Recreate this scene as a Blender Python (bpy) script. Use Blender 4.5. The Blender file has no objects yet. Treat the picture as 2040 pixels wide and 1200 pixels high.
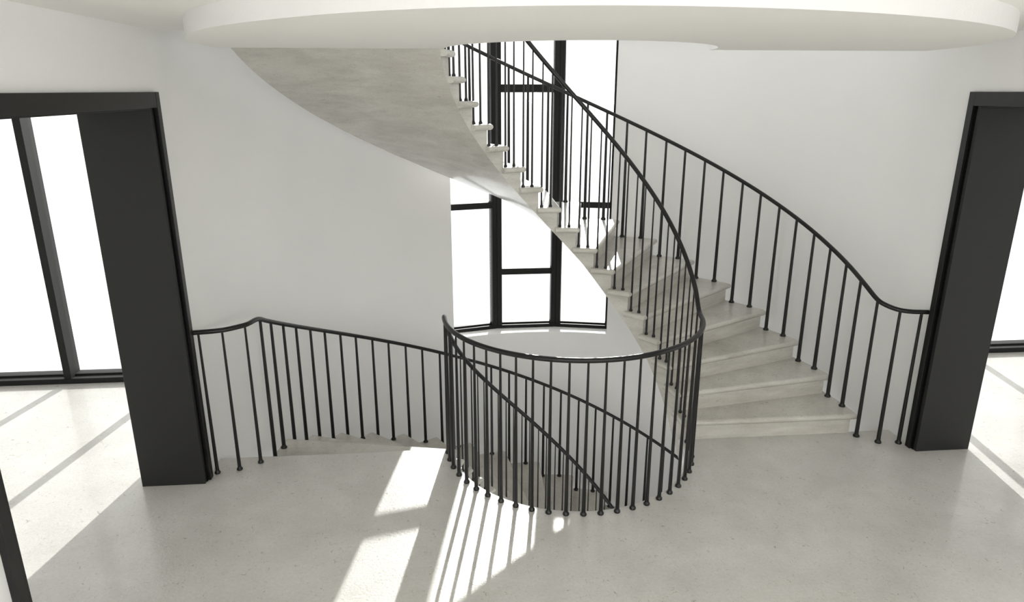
import bpy, math, random
from math import sin, cos, pi, radians as RD, atan, sqrt

# ------------------------------------------------------------------ numbers of the place (metres)
DA   = 9.872            # degrees per tread
RIS  = 0.165            # riser
NT   = 18               # treads in a flight
FF   = 3.08             # floor to floor
RW   = 2.54             # inside of the round wall
RWO  = 2.94             # outside of the round wall
RI, RO   = 0.845, 2.245 # tread ends
BI, BO   = 0.890, 2.200 # flight body
RBI, RBO = 0.900, 2.199 # baluster circles
CEIL = 2.886
SLABZ = 2.797
HY   = -8.0             # far end of the hall behind the camera
RAILH = 1.04
DOY0, DOY1, DOZ = -0.325, -2.155, 2.455   # side doorways

col = bpy.context.scene.collection

# ------------------------------------------------------------------ materials
def new_mat(name):
    m = bpy.data.materials.new(name); m.use_nodes = True
    nt = m.node_tree
    return m, nt, nt.nodes['Principled BSDF'], nt.nodes['Material Output']

def node(nt, t, **kw):
    n = nt.nodes.new(t)
    for k, v in kw.items():
        if k in n.inputs.keys(): n.inputs[k].default_value = v
        else: setattr(n, k, v)
    return n

def mat_plaster(name, c, bump=0.2, var=0.03):
    m, nt, b, o = new_mat(name)
    g = node(nt, 'ShaderNodeNewGeometry')
    n1 = node(nt, 'ShaderNodeTexNoise', Scale=1.3, Detail=4.0)
    nt.links.new(g.outputs['Position'], n1.inputs['Vector'])
    r = node(nt, 'ShaderNodeValToRGB')
    r.color_ramp.elements[0].position = .3; r.color_ramp.elements[1].position = .7
    r.color_ramp.elements[0].color = (*[x * (1 - var) for x in c], 1)
    r.color_ramp.elements[1].color = (*c, 1)
    nt.links.new(n1.outputs['Fac'], r.inputs['Fac'])
    nt.links.new(r.outputs['Color'], b.inputs['Base Color'])
    b.inputs['Roughness'].default_value = .75
    b.inputs['Specular IOR Level'].default_value = .25
    n2 = node(nt, 'ShaderNodeTexNoise', Scale=160.0, Detail=3.0)
    nt.links.new(g.outputs['Position'], n2.inputs['Vector'])
    bp = node(nt, 'ShaderNodeBump', Strength=bump, Distance=.004)
    nt.links.new(n2.outputs['Fac'], bp.inputs['Height'])
    nt.links.new(bp.outputs['Normal'], b.inputs['Normal'])
    return m

def mat_stone(name, lo, hi, rough=.3, zs=4.5, bump=.25, specks=True):
    """Honed limestone: soft clouds, horizontal bedding streaks, small brown flecks."""
    m, nt, b, o = new_mat(name)
    g = node(nt, 'ShaderNodeNewGeometry')
    mp = node(nt, 'ShaderNodeMapping')
    mp.inputs['Scale'].default_value = (1, 1, zs)
    nt.links.new(g.outputs['Position'], mp.inputs['Vector'])
    n1 = node(nt, 'ShaderNodeTexNoise', Scale=1.9, Detail=10.0, Roughness=.66, Distortion=.25)
    nt.links.new(mp.outputs[0], n1.inputs['Vector'])
    r = node(nt, 'ShaderNodeValToRGB')
    r.color_ramp.elements[0].position = .33; r.color_ramp.elements[1].position = .67
    r.color_ramp.elements[0].color = (*lo, 1); r.color_ramp.elements[1].color = (*hi, 1)
    nt.links.new(n1.outputs['Fac'], r.inputs['Fac'])
    colr = r.outputs['Color']
    n6 = node(nt, 'ShaderNodeTexNoise', Scale=55.0, Detail=3.0, Roughness=.7)
    nt.links.new(mp.outputs[0], n6.inputs['Vector'])
    g6 = node(nt, 'ShaderNodeMapRange')
    g6.inputs['From Min'].default_value = .3; g6.inputs['From Max'].default_value = .7
    g6.inputs['To Min'].default_value = .93; g6.inputs['To Max'].default_value = 1.05
    nt.links.new(n6.outputs['Fac'], g6.inputs['Value'])
    m6 = node(nt, 'ShaderNodeMixRGB', blend_type='MULTIPLY'); m6.inputs[0].default_value = 1.0
    nt.links.new(colr, m6.inputs[1]); nt.links.new(g6.outputs[0], m6.inputs[2])
    colr = m6.outputs[0]
    if specks:
        # wandering thin veins
        n3 = node(nt, 'ShaderNodeTexNoise', Scale=17.0, Detail=5.0, Roughness=.6, Distortion=1.0)
        nt.links.new(mp.outputs[0], n3.inputs['Vector'])
        v = node(nt, 'ShaderNodeValToRGB')
        e = v.color_ramp.elements
        e[0].position = .492; e[0].color = (1, 1, 1, 1)
        e[1].position = .508; e[1].color = (1, 1, 1, 1)
        k = e.new(.5); k.color = (.78, .75, .71, 1)
        nt.links.new(n3.outputs['Fac'], v.inputs['Fac'])
        mx = node(nt, 'ShaderNodeMixRGB', blend_type='MULTIPLY'); mx.inputs[0].default_value = .8
        n5 = node(nt, 'ShaderNodeTexNoise', Scale=7.0, Detail=3.0)
        nt.links.new(mp.outputs[0], n5.inputs['Vector'])
        m5 = node(nt, 'ShaderNodeMapRange')
        m5.inputs['From Min'].default_value = .5; m5.inputs['From Max'].default_value = .62
        nt.links.new(n5.outputs['Fac'], m5.inputs['Value']); nt.links.new(m5.outputs[0], mx.inputs[0])
        nt.links.new(colr, mx.inputs[1]); nt.links.new(v.outputs['Color'], mx.inputs[2])
        # small dark flecks
        n4 = node(nt, 'ShaderNodeTexNoise', Scale=30.0, Detail=6.0, Roughness=.72, Distortion=1.2)
        nt.links.new(mp.outputs[0], n4.inputs['Vector'])
        w = node(nt, 'ShaderNodeValToRGB')
        w.color_ramp.elements[0].position = .33; w.color_ramp.elements[0].color = (.42, .37, .31, 1)
        w.color_ramp.elements[1].position = .39; w.color_ramp.elements[1].color = (1, 1, 1, 1)
        nt.links.new(n4.outputs['Fac'], w.inputs['Fac'])
        m2 = node(nt, 'ShaderNodeMixRGB', blend_type='MULTIPLY'); m2.inputs[0].default_value = .8
        nt.links.new(mx.outputs[0], m2.inputs[1]); nt.links.new(w.outputs['Color'], m2.inputs[2])
        colr = m2.outputs[0]
    nt.links.new(colr, b.inputs['Base Color'])
    b.inputs['Roughness'].default_value = rough
    b.inputs['Coat Weight'].default_value = .35; b.inputs['Coat Roughness'].default_value = .10
    b.inputs['Specular IOR Level'].default_value = .5
    n2 = node(nt, 'ShaderNodeTexNoise', Scale=60.0, Detail=5.0, Roughness=.7)
    nt.links.new(g.outputs['Position'], n2.inputs['Vector'])
    bp = node(nt, 'ShaderNodeBump', Strength=bump, Distance=.004)
    nt.links.new(n2.outputs['Fac'], bp.inputs['Height'])
    nt.links.new(bp.outputs['Normal'], b.inputs['Normal'])
    return m

def mat_metal(name, c, rough=.4, spec=.5):
    m, nt, b, o = new_mat(name)
    g = node(nt, 'ShaderNodeNewGeometry')
    n = node(nt, 'ShaderNodeTexNoise', Scale=120.0, Detail=3.0)
    nt.links.new(g.outputs['Position'], n.inputs['Vector'])
    mr = node(nt, 'ShaderNodeMapRange')
    mr.inputs['To Min'].default_value = rough - .06; mr.inputs['To Max'].default_value = rough + .06
    nt.links.new(n.outputs['Fac'], mr.inputs['Value'])
    nt.links.new(mr.outputs[0], b.inputs['Roughness'])
    b.inputs['Base Color'].default_value = (*c, 1)
    b.inputs['Specular IOR Level'].default_value = spec
    return m

def mat_glass(name):
    m, nt, b, o = new_mat(name)
    nt.nodes.remove(b)
    t = node(nt, 'ShaderNodeBsdfTransparent'); t.inputs['Color'].default_value = (.985, .99, .985, 1)
    gl = node(nt, 'ShaderNodeBsdfGlossy', Roughness=.02)
    lw = node(nt, 'ShaderNodeFresnel', IOR=1.25)
    mx = node(nt, 'ShaderNodeMixShader')
    nt.links.new(lw.outputs[0], mx.inputs[0]); nt.links.new(t.outputs[0], mx.inputs[1]); nt.links.new(gl.outputs[0], mx.inputs[2])
    nt.links.new(mx.outputs[0], o.inputs['Surface'])
    return m

M = {}
FILL_LAMP = 62.0
M['wall']  = mat_plaster('white_wall_paint', (.865, .868, .862))
M['ceil']  = mat_plaster('warm_ceiling_paint', (.915, .90, .872))
M['floor'] = mat_stone('honed_limestone_floor', (.50, .493, .462), (.61, .603, .573), rough=.3, zs=1.0, bump=.5)
M['stair'] = mat_stone('honed_limestone_stair', (.46, .442, .395), (.64, .625, .58), rough=.27, zs=5.0, bump=.5)
M['black'] = mat_metal('black_painted_steel', (.008, .008, .008), .33, .38)
M['frame'] = mat_metal('dark_grey_window_frame', (.013, .013, .013), .6, .22)
M['panel'] = mat_metal('dark_grey_door_lining', (.015, .015, .0145), .5, .35)
M['gap']   = mat_metal('matt_black_shadow_gap', (.003, .003, .003), .8, .1)
M['glass'] = mat_glass('clear_window_glass')

# ------------------------------------------------------------------ mesh helper
class MB:
    def __init__(s): s.v = []; s.f = []; s.sm = []
    def add(s, vs, fs, smooth=False):
        k = len(s.v); s.v += [tuple(p) for p in vs]
        for f in fs: s.f.append([i + k for i in f]); s.sm.append(smooth)
        return s
    def box(s, x0, x1, y0, y1, z0, z1, tf=None):
        vs = [(x, y, z) for x in (x0, x1) for y in (y0, y1) for z in (z0, z1)]
        if tf: vs = [tf(p) for p in vs]
        return s.add(vs, [(0, 1, 3, 2), (4, 6, 7, 5), (0, 4, 5, 1), (2, 3, 7, 6), (0, 2, 6, 4), (1, 5, 7, 3)])
    def cbox(s, x0, x1, y0, y1, z0, z1, c=.004, tf=None):
        """box with chamfered edges"""
        c = min(c, abs(x1 - x0) * .3, abs(y1 - y0) * .3, abs(z1 - z0) * .3)
        X = (min(x0, x1), max(x0, x1)); Y = (min(y0, y1), max(y0, y1)); Z = (min(z0, z1), max(z0, z1))
        vs = []; idx = {}
        for i in (0, 1):
            for j in (0, 1):
                for k in (0, 1):
                    sx, sy, sz = (1 if i == 0 else -1), (1 if j == 0 else -1), (1 if k == 0 else -1)
                    P = (X[i], Y[j], Z[k])
                    for a in range(3):
                        q = list(P)
                        for b, sg in enumerate((sx, sy, sz)):
                            if b != a: q[b] += sg * c
                        idx[(i, j, k, a)] = len(vs); vs.append(tuple(q))
        fs = []
        for a in range(3):
            b, d = [t for t in range(3) if t != a]
            for e in (0, 1):
                q = []
                for (u, w) in ((0, 0), (1, 0), (1, 1), (0, 1)):
                    key = [0, 0, 0]; key[a] = e; key[b] = u; key[d] = w
                    q.append(idx[(*key, a)])
                fs.append(q)
        for a in range(3):     # edges running along axis a
            b, d = [t for t in range(3) if t != a]
            for u in (0, 1):
                for w in (0, 1):
                    k0 = [0, 0, 0]; k0[b] = u; k0[d] = w; k1 = list(k0); k1[a] = 1
                    fs.append([idx[(*k0, b)], idx[(*k1, b)], idx[(*k1, d)], idx[(*k0, d)]])
        for i in (0, 1):
            for j in (0, 1):
                for k in (0, 1): fs.append([idx[(i, j, k, 0)], idx[(i, j, k, 1)], idx[(i, j, k, 2)]])
        if tf: vs = [tf(p) for p in vs]
        return s.add(vs, fs)
    def grid(s, rows, smooth=False, close=False):
        n = len(rows[0]); vs = [p for r in rows for p in r]; fs = []
        for i in range(len(rows) - 1):
            for j in range(n if close else n - 1):
                j2 = (j + 1) % n
                fs.append((i * n + j, i * n + j2, (i + 1) * n + j2, (i + 1) * n + j))
        return s.add(vs, fs, smooth)
    def build(s, name, m, parent=None, kind=None, merge=False, recalc=True):
        me = bpy.data.meshes.new(name); me.from_pydata(s.v, [], s.f)
        me.polygons.foreach_set('use_smooth', s.sm)
        if recalc or merge:
            import bmesh
            b = bmesh.new(); b.from_mesh(me)
            if merge: bmesh.ops.remove_doubles(b, verts=b.verts, dist=1e-5)
            bmesh.ops.recalc_face_normals(b, faces=b.faces); b.to_mesh(me); b.free()
        me.materials.append(m); me.update()
        o = bpy.data.objects.new(name, me); col.objects.link(o)
        if parent: o.parent = parent
        if kind: o['kind'] = kind
        return o

def empty(name, loc=(0, 0, 0), label=None, cat=None, kind=None, rz=0):
    o = bpy.data.objects.new(name, None); col.objects.link(o)
    o.empty_display_size = .1
    o.location = loc; o.rotation_euler = (0, 0, rz)
    if label: o['label'] = label
    if cat: o['category'] = cat
    if kind: o['kind'] = kind
    return o

def P(r, a, z): return (r * cos(RD(a)), r * sin(RD(a)), z)
def arc(r, a0, a1, z, step=2.0):
    n = max(2, int(abs(a1 - a0) / step + .999))
    return [P(r, a0 + (a1 - a0) * i / n, z) for i in range(n + 1)]

# ------------------------------------------------------------------ round stair wall (apse) with its window opening
WA0, WA1 = 71.2, 109.25
def apse():
    m = MB(); Z = [-FF, 0.0, 5.6, 6.0]
    for k in range(3):
        z0, z1 = Z[k], Z[k + 1]
        spans = [(0, 180)] if k != 1 else [(0, WA0), (WA1, 180)]
        for a0, a1 in spans:
            n = int((a1 - a0) / 1.5) + 1
            angs = [a0 + (a1 - a0) * i / n for i in range(n + 1)]
            for r in (RW, RWO):
                m.grid([[P(r, a, z0) for a in angs], [P(r, a, z1) for a in angs]], smooth=True)
    # sill, head and sides of the opening, and the ends
    angs = [WA0 + (WA1 - WA0) * i / 26 for i in range(27)]
    for z in (0.0, 5.6): m.grid([[P(RW, a, z) for a in angs], [P(RWO, a, z) for a in angs]])
    for a in (WA0, WA1): m.grid([[P(RW, a, 0), P(RW, a, 5.6)], [P(RWO, a, 0), P(RWO, a, 5.6)]])
    angs = [i * 1.5 for i in range(121)]
    for z in (-FF, 6.0): m.grid([[P(RW, a, z) for a in angs], [P(RWO, a, z) for a in angs]])
    for a in (0, 180): m.grid([[P(RW, a, -FF), P(RW, a, 6.0)], [P(RWO, a, -FF), P(RWO, a, 6.0)]])
    m.build('wall_back', M['wall'], kind='structure', recalc=False)
apse()

# hall side walls, each with a doorway on this floor; openings above and below are added
def side_wall(sx, name):
    m = MB(); x0, x1 = (RW, RWO) if sx > 0 else (-RWO, -RW)
    m.box(x0, x1, DOY0 + .03, 0, -FF, 6.0)
    m.box(x0, x1, HY, DOY1 - .03, -.15, FF)
    m.box(x0, x1, DOY1 - .03, DOY0 + .03, DOZ + .02, FF)
    # wide unseen openings added above and below to let in more light
    m.box(x0, x1, HY, -6.2, FF, 6.0); m.box(x0, x1, HY, -6.2, -FF, -.15)
    m.box(x0, x1, -6.2, DOY0 + .03, FF + 2.46, 6.0)
    m.box(x0, x1, -6.2, DOY0 + .03, -FF + DOZ, -.15)
    m.build(name, M['wall'], kind='structure')
side_wall(-1, 'wall_left'); side_wall(1, 'wall_right')

# unseen wall behind the camera; its openings on all storeys are added for light
m = MB()
W6 = 2.3
for x0, x1 in ((-RWO, -W6), (W6, RWO)): m.box(x0, x1, HY - .3, HY, -FF, 6.0)
m.box(-W6, W6, HY - .3, HY, 2.6, FF + .1)
m.box(-W6, W6, HY - .3, HY, -FF + 2.6, 0.1)
m.box(-W6, W6, HY - .3, HY, FF + 2.4, 6.0)
m.build('wall_front', M['wall'], kind='structure')

# ------------------------------------------------------------------ floors
def plate_outline(d, ztop, rwell=RI, yb=HY):
    """outline of the hall floor with stair edge and well edge drawn back by d"""
    pts = [(-RW - .02, 0 + .03 - d), (-(rwell + d), .03 - d)]
    n = 60; r = rwell + d
    a0 = math.degrees(math.asin((.03 - d) / r))
    for i in range(1, n):
        a = (180 - a0) + (180 + 2 * a0) * i / n
        pts.append((r * cos(RD(a)), r * sin(RD(a))))
    pts += [((rwell + d), .03 - d), (RW + .02, .03 - d), (RW + .02, yb), (-RW - .02, yb)]
    return [(x, y, ztop) for x, y in pts]

def bull(t, steps=6):
    return [(t / 2 * (1 - cos(pi * (k / steps - .5))), t / 2 * sin(pi * (k / steps - .5))) for k in range(steps + 1)]

def stone_plate(name, ztop, t=.045, kind='structure'):
    m = MB(); rows = []
    for d, z in bull(t): rows.append(plate_outline(d, ztop - t / 2 + z))
    n = len(rows[0])
    m.grid(rows, smooth=True, close=True)
    # rounded edge is smooth; flat faces are separate
    m.add(rows[-1], [list(range(n))]); m.add(rows[0], [list(range(n))])
    return m.build(name, M['floor'], kind=kind, recalc=False)
stone_plate('floor', 0.0)
stone_plate('floor_upper', FF)

def solid(name, pts, z0, z1, mat, kind='structure', parent=None):
    n = len(pts); m = MB()
    m.grid([[(x, y, z0) for x, y in pts], [(x, y, z1) for x, y in pts]], close=True)
    m.add([(x, y, z0) for x, y in pts], [list(range(n))]); m.add([(x, y, z1) for x, y in pts], [list(range(n))])
    return m.build(name, mat, kind=kind, parent=parent, recalc=False)

def slab_pts(r, yb, w=RW):
    pts = [(-w, 0), (-r, 0)] + [(r * cos(RD(a)), r * sin(RD(a))) for a in range(183, 358, 3)] + [(r, 0), (w, 0), (w, yb), (-w, yb)]
    return pts
# structural slab of this floor (seen edge-on around the well) and the ceiling zone of the storey above
solid('floor_slab', slab_pts(BI, HY), -.203, -.046, M['ceil'])
solid('ceiling', [(x, min(y, -.06) if abs(x) > 1.5 else y) for x, y in slab_pts(BI, HY)], CEIL, FF - .046, M['ceil'])
# dropped oval landing slab below the ceiling, cut by the round stair well
def oval():
    K = [(180, 2.235), (188, 2.243), (197, 2.268), (215, 2.305), (232.7, 2.352), (241.8, 2.392), (250.4, 2.408), (261.5, 2.396), (273, 2.354),
         (288.6, 2.300), (302.2, 2.273), (312.7, 2.270), (321.7, 2.276), (333, 2.283), (344.2, 2.296), (351.8, 2.303), (360, 2.315)]
    R_ = [k[1] for k in K]
    def rad(a):
        for i in range(len(K) - 1):
            if a <= K[i + 1][0]:
                p0, p1, p2, p3 = R_[max(0, i - 1)], R_[i], R_[i + 1], R_[min(len(K) - 1, i + 2)]
                t = (a - K[i][0]) / (K[i + 1][0] - K[i][0])
                return .5 * (2 * p1 + (-p0 + p2) * t + (2 * p0 - 5 * p1 + 4 * p2 - p3) * t * t + (-p0 + 3 * p1 - 3 * p2 + p3) * t ** 3)
        return R_[-1]
    pts = []
    for i in range(0, 91):
        a = 180 + 2.0 * i
        pts.append((rad(a) * cos(RD(a)), rad(a) * sin(RD(a))))
    for i in range(0, 61):
        a = 360 - 3.0 * i
        pts.append((BI * .955 * cos(RD(a)), BI * .955 * sin(RD(a))))
    return pts
solid('ceiling_drop', oval(), SLABZ, CEIL + .001, M['ceil'])
drop = bpy.data.objects['ceiling_drop']; drop.data.materials.append(M['wall'])
for p in drop.data.polygons:                    # its upright rim is painted like the walls
    if abs(p.normal.z) < .5: p.material_index = 1
m = MB(); m.box(-RWO, RWO, HY, 3.0, 6.0, 6.15); m.build('ceiling_top', M['wall'], kind='structure')
m = MB(); m.box(-RWO, RWO, HY, 3.0, -FF - .2, -FF); m.build('floor_lower', M['floor'], kind='structure')

# ------------------------------------------------------------------ side rooms
RX, RY0, RY1 = 7.4, -4.6, 1.5
def side_room(sx, tag):
    X = lambda a, b: (min(sx * a, sx * b), max(sx * a, sx * b))
    m = MB()
    x0, x1 = X(RW + .02, RWO); m.box(x0, x1, DOY1 - .03, DOY0 + .03, -.15, 0)
    x0, x1 = X(RWO, RX); m.box(x0, x1, RY0, 0, -.15, 0)
    pts = [(sx * RWO, 0)] + [(sx * RWO * cos(RD(a)), RWO * sin(RD(a))) for a in range(3, 34, 3)] + [(sx * 2.43, 1.8), (sx * RX, 1.8), (sx * RX, 0)]
    n = len(pts)
    m.add([(x, y, 0) for x, y in pts], [list(range(n))]); m.add([(x, y, -.15) for x, y in pts], [list(range(n))])
    m.build('floor_' + tag, M['floor'], kind='structure')
    m = MB()
    x0, x1 = X(RWO, RX); m.box(x0, x1, RY0, 0, CEIL, CEIL + .15)
    m.add([(x, y, CEIL) for x, y in pts], [list(range(n))]); m.add([(x, y, CEIL + .15) for x, y in pts], [list(range(n))])
    m.build('ceiling_' + tag, M['ceil'], kind='structure')
    m = MB()
    x0, x1 = X(RX, RX + .2); m.box(x0, x1, RY0, 1.8, 2.6, CEIL); m.box(x0, x1, 1.45, 1.8, 0, 2.6)
    x0, x1 = X(RWO, RX); m.box(x0, x1, RY0 - .2, RY0, 0, CEIL)
    x0, x1 = X(2.43, RX); m.box(x0, x1, RY1, 1.8, 2.6, CEIL)
    m.build('wall_%s_room' % tag, M['wall'], kind='structure')
    side = empty('window_%d' % (7 if sx < 0 else 8), (sx * (RX + .1), -1.5, 0), kind='structure')  # unseen outer-wall glazing, added to send more daylight into the hall
    g = MB()
    for yy in (-3.07, -1.55, -.05, 1.42, 2.92): g.cbox(-.05, .05, yy - .03, yy + .03, .06, 2.54, .003)
    g.cbox(-.05, .05, -3.1, 2.95, 0, .06, .003); g.cbox(-.05, .05, -3.1, 2.95, 2.54, 2.6, .003)
    g.build('window_frame', M['frame'], side)
    g = MB(); g.box(-.004, .004, -3.08, 2.93, .06, 2.54); g.build('pane', M['glass'], side)
    # glazed outer wall: full-height window with mullions 0.955 m apart
    root = empty('window_%d' % (4 if sx < 0 else 5), (sx * 4.3, RY1, 0), kind='structure')
    def tf(p): return (p[0] - sx * 4.3, p[1] - RY1, p[2])
    xs = [4.324 + .955 * k for k in (-1, 0, 1, 2)]
    f = MB(); xa, xb = X(2.55, RX)
    f.cbox(xa, xb, RY1, RY1 + .07, 0, .05, .003, tf)
    f.cbox(xa, xb, RY1 + .08, RY1 + .18, 0, .065, .003, tf)
    f.cbox(xa, xb, RY1, RY1 + .18, 2.54, 2.60, .003, tf)
    f.build('window_frame', M['frame'], root)
    for xc in xs:
        g = MB(); g.cbox(sx * xc - .031, sx * xc + .031, RY1 - .002, RY1 + .07, .05, 2.54, .003, tf)
        g.cbox(sx * xc - .022, sx * xc + .022, RY1 + .08, RY1 + .18, .065, 2.54, .003, tf)
        g.box(sx * xc - .012, sx * xc + .012, RY1 + .06, RY1 + .09, .05, 2.54, tf)
        g.build('mullion', M['frame'], root)
    ed = [2.56] + xs + [RX - .02]
    for a, b in zip(ed[:-1], ed[1:]):
        xa, xb = X(a + .012, b - .012)
        g = MB(); g.box(xa, xb, RY1 + .12, RY1 + .128, .06, 2.545, tf); g.build('pane', M['glass'], root)
side_room(-1, 'left'); side_room(1, 'right')

# ------------------------------------------------------------------ doorways: lining, shadow gap, trim, header
def doorway(sx, idx):
    root = empty('door_%d' % idx, (sx * RW, (DOY0 + DOY1) / 2, 0), kind='structure')
    ox, oy = sx * RW, (DOY0 + DOY1) / 2
    tf = lambda p: (p[0] - ox, p[1] - oy, p[2])
    X = lambda a, b: (min(sx * a, sx * b), max(sx * a, sx * b))
    # deep jamb linings
    for (y0, y1) in ((DOY0, DOY0 + .03), (DOY1 - .03, DOY1)):
        g = MB(); x0, x1 = X(2.534, RWO + .004); g.cbox(x0, x1, y0, y1, 0, DOZ, .002, tf)
        g.build('jamb_lining', M['panel'], root)
    g = MB(); x0, x1 = X(2.534, RWO + .004); g.cbox(x0, x1, DOY1, DOY0, DOZ - .012, DOZ + .018, .002, tf); g.build('head_lining', M['panel'], root)
    # shadow gap backing
    g = MB(); x0, x1 = X(2.53, 2.545)
    g.box(x0, x1, DOY0 + .03, DOY0 + .06, 0, DOZ + .01, tf); g.box(x0, x1, DOY1 - .06, DOY1 - .03, 0, DOZ + .01, tf)
    g.build('shadow_gap', M['gap'], root)
    # trims and header plate
    for (y0, y1) in ((DOY0 + .048, DOY0 + .098), (DOY1 - .098, DOY1 - .048)):
        g = MB(); x0, x1 = X(2.512, 2.545); g.cbox(x0, x1, y0, y1, 0, 2.54, .002, tf); g.build('trim', M['black'], root)
    g = MB(); x0, x1 = X(2.514, 2.545); g.cbox(x0, x1, DOY1 - .098, DOY0 + .098, DOZ - .002, 2.54, .002, tf); g.build('header', M['black'], root)
doorway(-1, 1); doorway(1, 2)

# ------------------------------------------------------------------ three tall faceted windows of the round wall
RV = 2.712; WC = 90.6; HA = 6.88
def facet(idx, a0, a1, transoms, SL=.052, SR=.052):
    p0, p1 = P(RV, a0, 0), P(RV, a1, 0)
    mx, my = (p0[0] + p1[0]) / 2, (p0[1] + p1[1]) / 2
    w = sqrt((p1[0] - p0[0]) ** 2 + (p1[1] - p0[1]) ** 2) / 2
    am = math.degrees(math.atan2(my, mx))
    root = empty('window_%d' % idx, (mx, my, 0), kind='structure', rz=RD(am - 90))
    # local x runs right when seen from inside, y runs outward
    H = 5.6; D = .11; S = .052
    f = MB()
    f.cbox(-w, w, 0, D, 0, .038, .003); f.cbox(-w, w, 0, D, H - .06, H, .003)
    f.cbox(-w, -w + SL, 0, D, .038, H - .06, .003); f.cbox(w - SR, w, 0, D, .038, H - .06, .003)
    f.cbox(-w + SL, w - SR, .05, D + .0, .038, .052, .002)
    f.build('window_frame', M['frame'], root)
    for z0, z1 in transoms:
        g = MB(); g.cbox(-w + SL, w - SR, 0, D - .01, z0, z1, .003); g.build('transom', M['frame'], root)
    zs = [.05] + [z for t in transoms for z in t] + [H - .06]
    for z0, z1 in zip(zs[0::2], zs[1::2]):
        g = MB(); g.box(-w + SL, w - SR, .066, .074, z0, z1); g.build('pane', M['glass'], root)
facet(1, WC + HA, WC + 3 * HA, [(1.35, 1.415), (3.4, 3.465)], SL=.085)
facet(2, WC - HA, WC + HA, [(.617, .685), (2.527, 2.605), (4.4, 4.47)])
facet(3, WC - 3 * HA, WC - HA, [(1.35, 1.415), (3.4, 3.465)], SR=.096)
# solid corner posts fill the wedge between neighbouring frames
for k, a in enumerate((WC - HA, WC + HA)):
    g = MB(); c = P(RV + .004, a, 0)
    pts = [P(RV + .004, a, 0), P(RV + .112, a - 1.0, 0), P(RV + .112, a + 1.0, 0)]
    g.grid([[(x - c[0], y - c[1], 0) for x, y, z in pts], [(x - c[0], y - c[1], 5.6) for x, y, z in pts]], close=True)
    g.add([(x - c[0], y - c[1], 5.6) for x, y, z in pts], [(0, 1, 2)])
    o = g.build('trim_%d' % (k + 1), M['frame'], kind='structure'); o.location = c

# three unseen glowing globes added behind the camera as fill light
ml, nt_, b_, o_ = new_mat('fill_lamp_glow')
b_.inputs['Base Color'].default_value = (.9, .9, .88, 1)
b_.inputs['Emission Color'].default_value = (1, .985, .96, 1); b_.inputs['Emission Strength'].default_value = FILL_LAMP
for px, where in ((-1.3, 'nearest the left wall'), (0, 'middle one of three'), (1.3, 'nearest the right wall')):
    rt = empty('added_fill_lamp', (px, -6.3, CEIL), 'added fill-light globe, unseen in the hall behind, ' + where, 'lamp')
    rt['group'] = 'added fill-light globes in the hall'
    rows = [[(.17 * sin(pi * i / 16) * cos(2 * pi * k / 24), .17 * sin(pi * i / 16) * sin(2 * pi * k / 24), -.50 - .17 * cos(pi * i / 16)) for k in range(24)] for i in range(1, 16)]
    g = MB(); g.grid(rows, smooth=True, close=True); g.add(rows[0], [list(range(24))]); g.add(rows[-1], [list(range(24))]); g.build('fill_lamp_globe', ml, rt)
    g = MB(); rows = [[(r * cos(2 * pi * k / 12), r * sin(2 * pi * k / 12), z) for k in range(12)] for r, z in ((.05, 0), (.05, -.02), (.006, -.025), (.006, -.32), (.03, -.325), (.03, -.345))]
    g.grid(rows, smooth=True, close=True); g.add(rows[0], [list(range(12))]); g.add(rows[-1], [list(range(12))]); g.build('fill_lamp_stem', M['black'], rt)

# unseen window added behind the camera to brighten the hall
root = empty('window_6', (0, HY - .15, 0), kind='structure')
f = MB()
f.cbox(-W6, W6, -.05, .05, 0, .06, .003); f.cbox(-W6, W6, -.05, .05, 2.54, 2.6, .003)
for x in (-W6 + .03, -1.15, 0, 1.15, W6 - .03): f.cbox(x - .03, x + .03, -.05, .05, .06, 2.54, .003)
f.build('window_frame', M['frame'], root)
g = MB(); g.box(-W6 + .06, W6 - .06, -.004, .004, .06, 2.54); g.build('pane', M['glass'], root)

# ------------------------------------------------------------------ staircase flights
def line(a): return (a / DA + 1) * RIS
SOF = [(-1, -.30), (0, -.283), (13, -.078), (22.7, .162), (35, .435), (48, .676), (62, .932), (75, 1.182)]
def soffit(a, inner):
    if a <= 75:
        for (a0, z0), (a1, z1) in zip(SOF[:-1], SOF[1:]):
            if a <= a1: z = z0 + (z1 - z0) * (a - a0) / (a1 - a0); break
        return z - (0 if inner else .05 * a / 75)
    w = min(1, (a - 75) / 25)
    return line(a) - (.236 * w + .2365 * (1 - w) if inner else .29)

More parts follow.
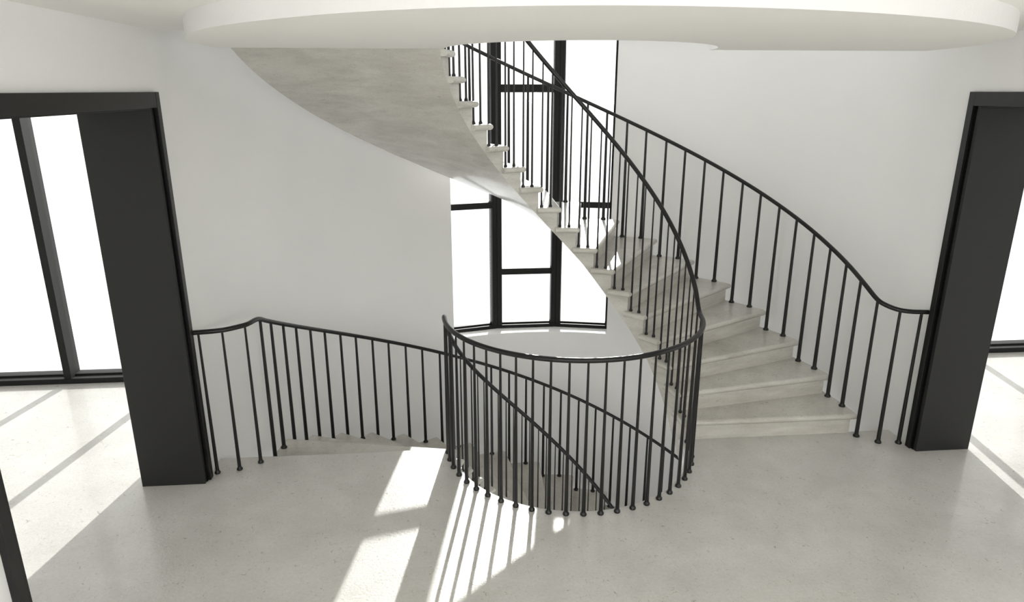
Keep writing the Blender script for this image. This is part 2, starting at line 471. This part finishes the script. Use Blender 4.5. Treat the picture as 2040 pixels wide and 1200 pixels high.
def tread_mesh(a_span, t=.045):
    """one tread, its rounded nosing at the front (angle 0) and at both ends; top at z = 0"""
    m = MB(); rows = []; back = a_span + 1.0
    def outline(d, z):
        f = -.032 + d; ri, ro = RI + d, RO - d
        pts = [(sqrt(ri * ri - f * f), f)]
        n = 10
        ai = math.degrees(math.asin(f / ri)); ao = math.degrees(math.asin(f / ro))
        # rounded outer front corner
        pts = []
        for i in range(n + 1):
            a = back + (ai - back) * i / n; pts.append(P(ri, a, z))
        for i in range(n + 1):
            a = ao + (back - ao) * i / n; pts.append(P(ro, a, z))
        # ease the two front corners in plan
        k = n; c = .012
        p0 = pts[k]; p1 = pts[k + 1]
        dx, dy = p1[0] - p0[0], p1[1] - p0[1]; L = sqrt(dx * dx + dy * dy); ux, uy = dx / L, dy / L
        q0a = P(ri, ai + math.degrees(c / ri), z); q1a = P(ro, ao + math.degrees(c / ro), z)
        new = pts[:k] + [q0a, (p0[0] + ux * c * .3 , p0[1] + c * .3, z), (p0[0] + ux * c, p0[1] + uy * c, z),
                         (p1[0] - ux * c, p1[1] - uy * c, z), (p1[0] - ux * c * .3, p1[1] + c * .3, z), q1a] + pts[k + 2:]
        return new
    for d, z in bull(t, 8): rows.append(outline(d, z - t / 2))
    n = len(rows[0])
    m.grid(rows, smooth=True)
    m.grid([[r[0] for r in rows], [r[-1] for r in rows]])
    m.add(rows[-1], [list(range(n))]); m.add(rows[0], [list(range(n))])
    return m

def flight(z_base, name, label):
    root = empty(name, P((BI + BO) / 2, 0, z_base), label, 'staircase')
    base = P((BI + BO) / 2, 0, z_base)
    m = MB(); tt = .044
    # body: stepped top, smooth helical soffit
    stat = []
    for n in range(1, NT + 1):
        a0 = (n - 1) * DA; a1 = n * DA if n < NT else 180.0
        for i in range(7): stat.append((a0 + (a1 - a0) * i / 6, n * RIS - tt, n))
    def q(r, a, z): x, y, _ = P(r, a, 0); return (x - base[0], y - base[1], z)
    rin = BI; rout = BO
    ztop_c = SLABZ
    def zs(a, inner): return soffit(a, inner)
    for (A, B) in zip(stat[:-1], stat[1:]):
        if B[0] - A[0] < 1e-6: continue
        m.add([q(rin, A[0], A[1]), q(rout, A[0], A[1]), q(rout, B[0], B[1]), q(rin, B[0], B[1])], [(0, 1, 2, 3)])
        for r, inn in ((rin, True), (rout, False)):
            m.add([q(r, A[0], zs(A[0], inn)), q(r, B[0], zs(B[0], inn)), q(r, B[0], B[1]), q(r, A[0], A[1])], [(0, 1, 2, 3)], True)
    # soffit as a fine smooth grid
    rows = []
    for i in range(0, 121):
        a = 1.5 * i; zi, zo = zs(a, True), zs(a, False)
        rows.append([q(rin + (rout - rin) * k / 8, a, zi + (zo - zi) * k / 8) for k in range(9)])
    m.grid(rows, smooth=True)
    for n in range(1, NT + 1):      # risers
        a = (n - 1) * DA; zl = (n - 1) * RIS - (tt if n > 1 else .3)
        m.add([q(rin, a, zl), q(rout, a, zl), q(rout, a, n * RIS - tt), q(rin, a, n * RIS - tt)], [(0, 1, 2, 3)])
    m.add([q(rin, 180, zs(180, True)), q(rout, 180, zs(180, False)), q(rout, 180, NT * RIS), q(rin, 180, NT * RIS)], [(0, 1, 2, 3)])
    m.build('flight_body', M['stair'], root, recalc=False)
    first = None
    for n in range(1, NT + 1):
        last = n == NT
        if n == 1:
            o = tread_mesh(DA).build('tread', M['stair'], root); first = o
        elif last:
            o = tread_mesh(180 - (NT - 1) * DA - 1.2).build('tread', M['stair'], root)
        else:
            o = first.copy(); col.objects.link(o); o.parent = root
        o.location = (-base[0], -base[1], n * RIS); o.rotation_euler = (0, 0, RD((n - 1) * DA))
    return root
flight(0, 'spiral_staircase', 'curved limestone flight climbing from the floor at right round to the ceiling at left')
flight(-FF, 'spiral_staircase', 'curved limestone flight descending from the floor at left, treads seen inside the well')

# ------------------------------------------------------------------ railings
def smoothcurve(pts, per=8):
    out = []
    n = len(pts)
    for i in range(n - 1):
        p0 = pts[max(0, i - 1)]; p1 = pts[i]; p2 = pts[i + 1]; p3 = pts[min(n - 1, i + 2)]
        for k in range(per):
            t = k / per
            out.append(tuple(.5 * (2 * p1[j] + (-p0[j] + p2[j]) * t + (2 * p0[j] - 5 * p1[j] + 4 * p2[j] - p3[j]) * t * t
                                   + (-p0[j] + 3 * p1[j] - 3 * p2[j] + p3[j]) * t ** 3) for j in range(3)))
    out.append(tuple(pts[-1]))
    return out

def tube(path, r, n=14, off=(0, 0, 0)):
    rows = []
    for i, p in enumerate(path):
        a = path[max(0, i - 1)]; b = path[min(len(path) - 1, i + 1)]
        t = [b[k] - a[k] for k in range(3)]; L = sqrt(sum(x * x for x in t)); t = [x / L for x in t]
        s = [t[1], -t[0], 0]; Ls = sqrt(s[0] ** 2 + s[1] ** 2); s = [x / Ls for x in s]
        u = [s[1] * t[2] - s[2] * t[1], s[2] * t[0] - s[0] * t[2], s[0] * t[1] - s[1] * t[0]]
        row = []
        for k in range(n):
            c, d = cos(2 * pi * k / n), sin(2 * pi * k / n)
            row.append(tuple(p[j] + r * (c * s[j] + d * u[j]) - off[j] for j in range(3)))
        rows.append(row)
    m = MB(); m.grid(rows, smooth=True, close=True)
    m.add(rows[0], [list(range(n))]); m.add(rows[-1], [list(range(n))])
    return m

_bal = {}
def baluster_mesh(h, r0, r1):
    key = ('b', round(h, 3), r0, r1)
    if key not in _bal:
        m = MB(); n = 10
        rows = [[(r * cos(2 * pi * k / n), r * sin(2 * pi * k / n), z) for k in range(n)] for r, z in
                ((r0, 0), (r0, .02), ((r0 + r1) / 2, h * .5), (r1, h))]
        m.grid(rows, smooth=True, close=True); m.add(rows[0], [list(range(n))]); m.add(rows[-1], [list(range(n))])
        o = m.build('baluster', M['black']); _bal[key] = o.data; bpy.data.objects.remove(o)
    return _bal[key]
def collar_mesh(r0):
    key = ('c', r0)
    if key not in _bal:
        m = MB(); n = 14; R = r0 * 1.62
        prof = ((R * .93, 0), (R, .004), (R, .009), (R * .9, .014), (r0 * 1.15, .018), (r0 * 1.02, .026))
        rows = [[(r * cos(2 * pi * k / n), r * sin(2 * pi * k / n), z) for k in range(n)] for r, z in prof]
        m.grid(rows, smooth=True, close=True); m.add(rows[0], [list(range(n))]); m.add(rows[-1], [list(range(n))])
        o = m.build('base_collar', M['black']); _bal[key] = o.data; bpy.data.objects.remove(o)
    return _bal[key]

def railing(name, label, loc, path, rr, bals):
    root = empty(name, loc, label, 'railing')
    tube(path, rr, off=loc).build('handrail', M['black'], root)
    for (x, y, z, h, r0, r1) in bals:
        b = bpy.data.objects.new('baluster', baluster_mesh(h, r0, r1)); col.objects.link(b)
        b.parent = root; b.location = (x - loc[0], y - loc[1], z - loc[2])
        c = bpy.data.objects.new('base_collar', collar_mesh(r0)); col.objects.link(c)
        c.parent = b
    return root

HR = .98
def helix_pts(R, a0, a1, dz, step=4.0):
    n = max(1, int(round(abs(a1 - a0) / step)))
    return [P(R, a0 + (a1 - a0) * i / n, line(a0 + (a1 - a0) * i / n) + HR + dz) for i in range(n + 1)]

def flight_bals(R, z0, aoff, dl, r0, r1, nmax=NT):
    out = []
    for n in range(1, nmax + 1):
        for k in (0, 1):
            a = (n - 1) * DA + aoff + k * dl
            x, y, _ = P(R, a, 0)
            out.append((x, y, z0 + n * RIS, line(a) + HR - n * RIS, r0, r1))
    return out

# inner railing: one continuous handrail, down flight - round the well - up flight
path = list(reversed(helix_pts(RBI, 174, 0, -FF)))[::-1]
path = path[::-1]                                    # from the lower end up to 174 degrees
path += [P(RBI, 178, 1.025), P(RBI, 181.5, RAILH)]
path += [P(RBI, 180 + 5 * i, RAILH) for i in range(1, 35)]
path += [P(RBI, -4.5, 1.058)]
path += helix_pts(RBI, 1, 176, 0)
bals = flight_bals(RBI, -FF, 3.47, 4.74, .0085, .0048)
bals += [(*P(RBI, -2.8 - 6.972 * k, 0)[:2], 0, RAILH + (.03 if k == 0 else 0), .0130, .0068) for k in range(26)]
bals += flight_bals(RBI, 0, 3.47, 4.74, .0088, .0056)
railing('stair_railing', 'black metal railing circling the open well with tapered balusters, running onto both flights',
        P(RBI, -90, 0), smoothcurve(path, 3), .0165, bals)

# outer railings
fl = [(2.227, -.062), (2.336, -.170), (2.484, -.192)]
pathU = [(2.528, -.200, RAILH), (2.484, -.192, RAILH), (2.41, -.180, RAILH + .001), (2.336, -.155, RAILH + .008), (2.27, -.105, RAILH + .028), (2.227, -.05, RAILH + .06)]
pathU += helix_pts(RBO, 2, 178, 0)
balsU = [(fl[0][0], fl[0][1], 0, RAILH + .052, .0150, .0100), (fl[1][0], fl[1][1], 0, RAILH + .005, .0150, .0100), (fl[2][0], fl[2][1], 0, RAILH, .0150, .0100)]
balsU += flight_bals(RBO, 0, 3.285, 4.82, .0155, .0105)
railing('stair_railing', 'black metal railing on the outer edge of the rising flight, ending at the right doorway',
        (2.484, -.192, 0), smoothcurve(pathU, 4), .0165, balsU)
pathD = [(-2.528, -.200, RAILH), (-2.484, -.192, RAILH), (-2.41, -.180, RAILH), (-2.336, -.155, RAILH), (-2.27, -.105, RAILH), (-2.222, -.045, RAILH - .002)]
pathD += [P(RBO, 177, line(177) + HR - FF - .003)]
pathD += helix_pts(RBO, 173, 1, -FF)
balsD = [(-2.233, -.069, 0, RAILH - .004, .0128, .0075), (-2.356, -.154, 0, RAILH, .0128, .0075), (-2.496, -.189, 0, RAILH, .0128, .0075)]
balsD += flight_bals(RBO, -FF, 3.285, 4.82, .0155, .0105)
railing('stair_railing', 'black metal railing on the outer edge of the descending flight, starting at the left doorway',
        (-2.484, -.192, 0), smoothcurve(pathD, 4), .0165, balsD)

# ------------------------------------------------------------------ light, sky, camera
S = bpy.context.scene
w = bpy.data.worlds.new('World'); S.world = w; w.use_nodes = True
bg = w.node_tree.nodes['Background']
bg.inputs['Color'].default_value = (1.0, 1.0, 1.0, 1); bg.inputs['Strength'].default_value = 1.7
sd = bpy.data.lights.new('sun', 'SUN'); sd.energy = 8.2; sd.angle = RD(.5); sd.color = (1, .985, .955)
so = bpy.data.objects.new('sun', sd); col.objects.link(so)
el = math.atan(.3855); az = RD(9.3)                  # towards the sun: az from +y to +x
tx, ty, tz = sin(az) * cos(el), cos(az) * cos(el), sin(el)
from mathutils import Vector
so.rotation_euler = Vector((tx, ty, tz)).to_track_quat('Z', 'Y').to_euler()
so.location = (2, 12, 6)

cam = bpy.data.cameras.new('camera'); cam.lens = 36 * 1379.56 / 2040; cam.sensor_width = 36
co = bpy.data.objects.new('camera', cam); col.objects.link(co)
co.location = (-.8257, -4.6082, 2.5516)
co.rotation_euler = (RD(90 - 16.9685), 0, RD(-4.97))
cam.clip_start = .05
S.camera = co
S.view_settings.view_transform = 'Standard'; S.view_settings.look = 'None'
S.view_settings.exposure = 0.0; S.view_settings.gamma = 1.0; S.view_settings.use_curve_mapping = False
S.cycles.max_bounces = 10; S.cycles.diffuse_bounces = 7; S.cycles.glossy_bounces = 3
S.cycles.transparent_max_bounces = 10; S.cycles.sample_clamp_indirect = 4
S.cycles.use_denoising = True; S.cycles.denoiser = 'OPENIMAGEDENOISE'
S.cycles.denoising_prefilter = 'ACCURATE'; S.cycles.denoising_input_passes = 'RGB_ALBEDO_NORMAL'
S.cycles.use_light_tree = True
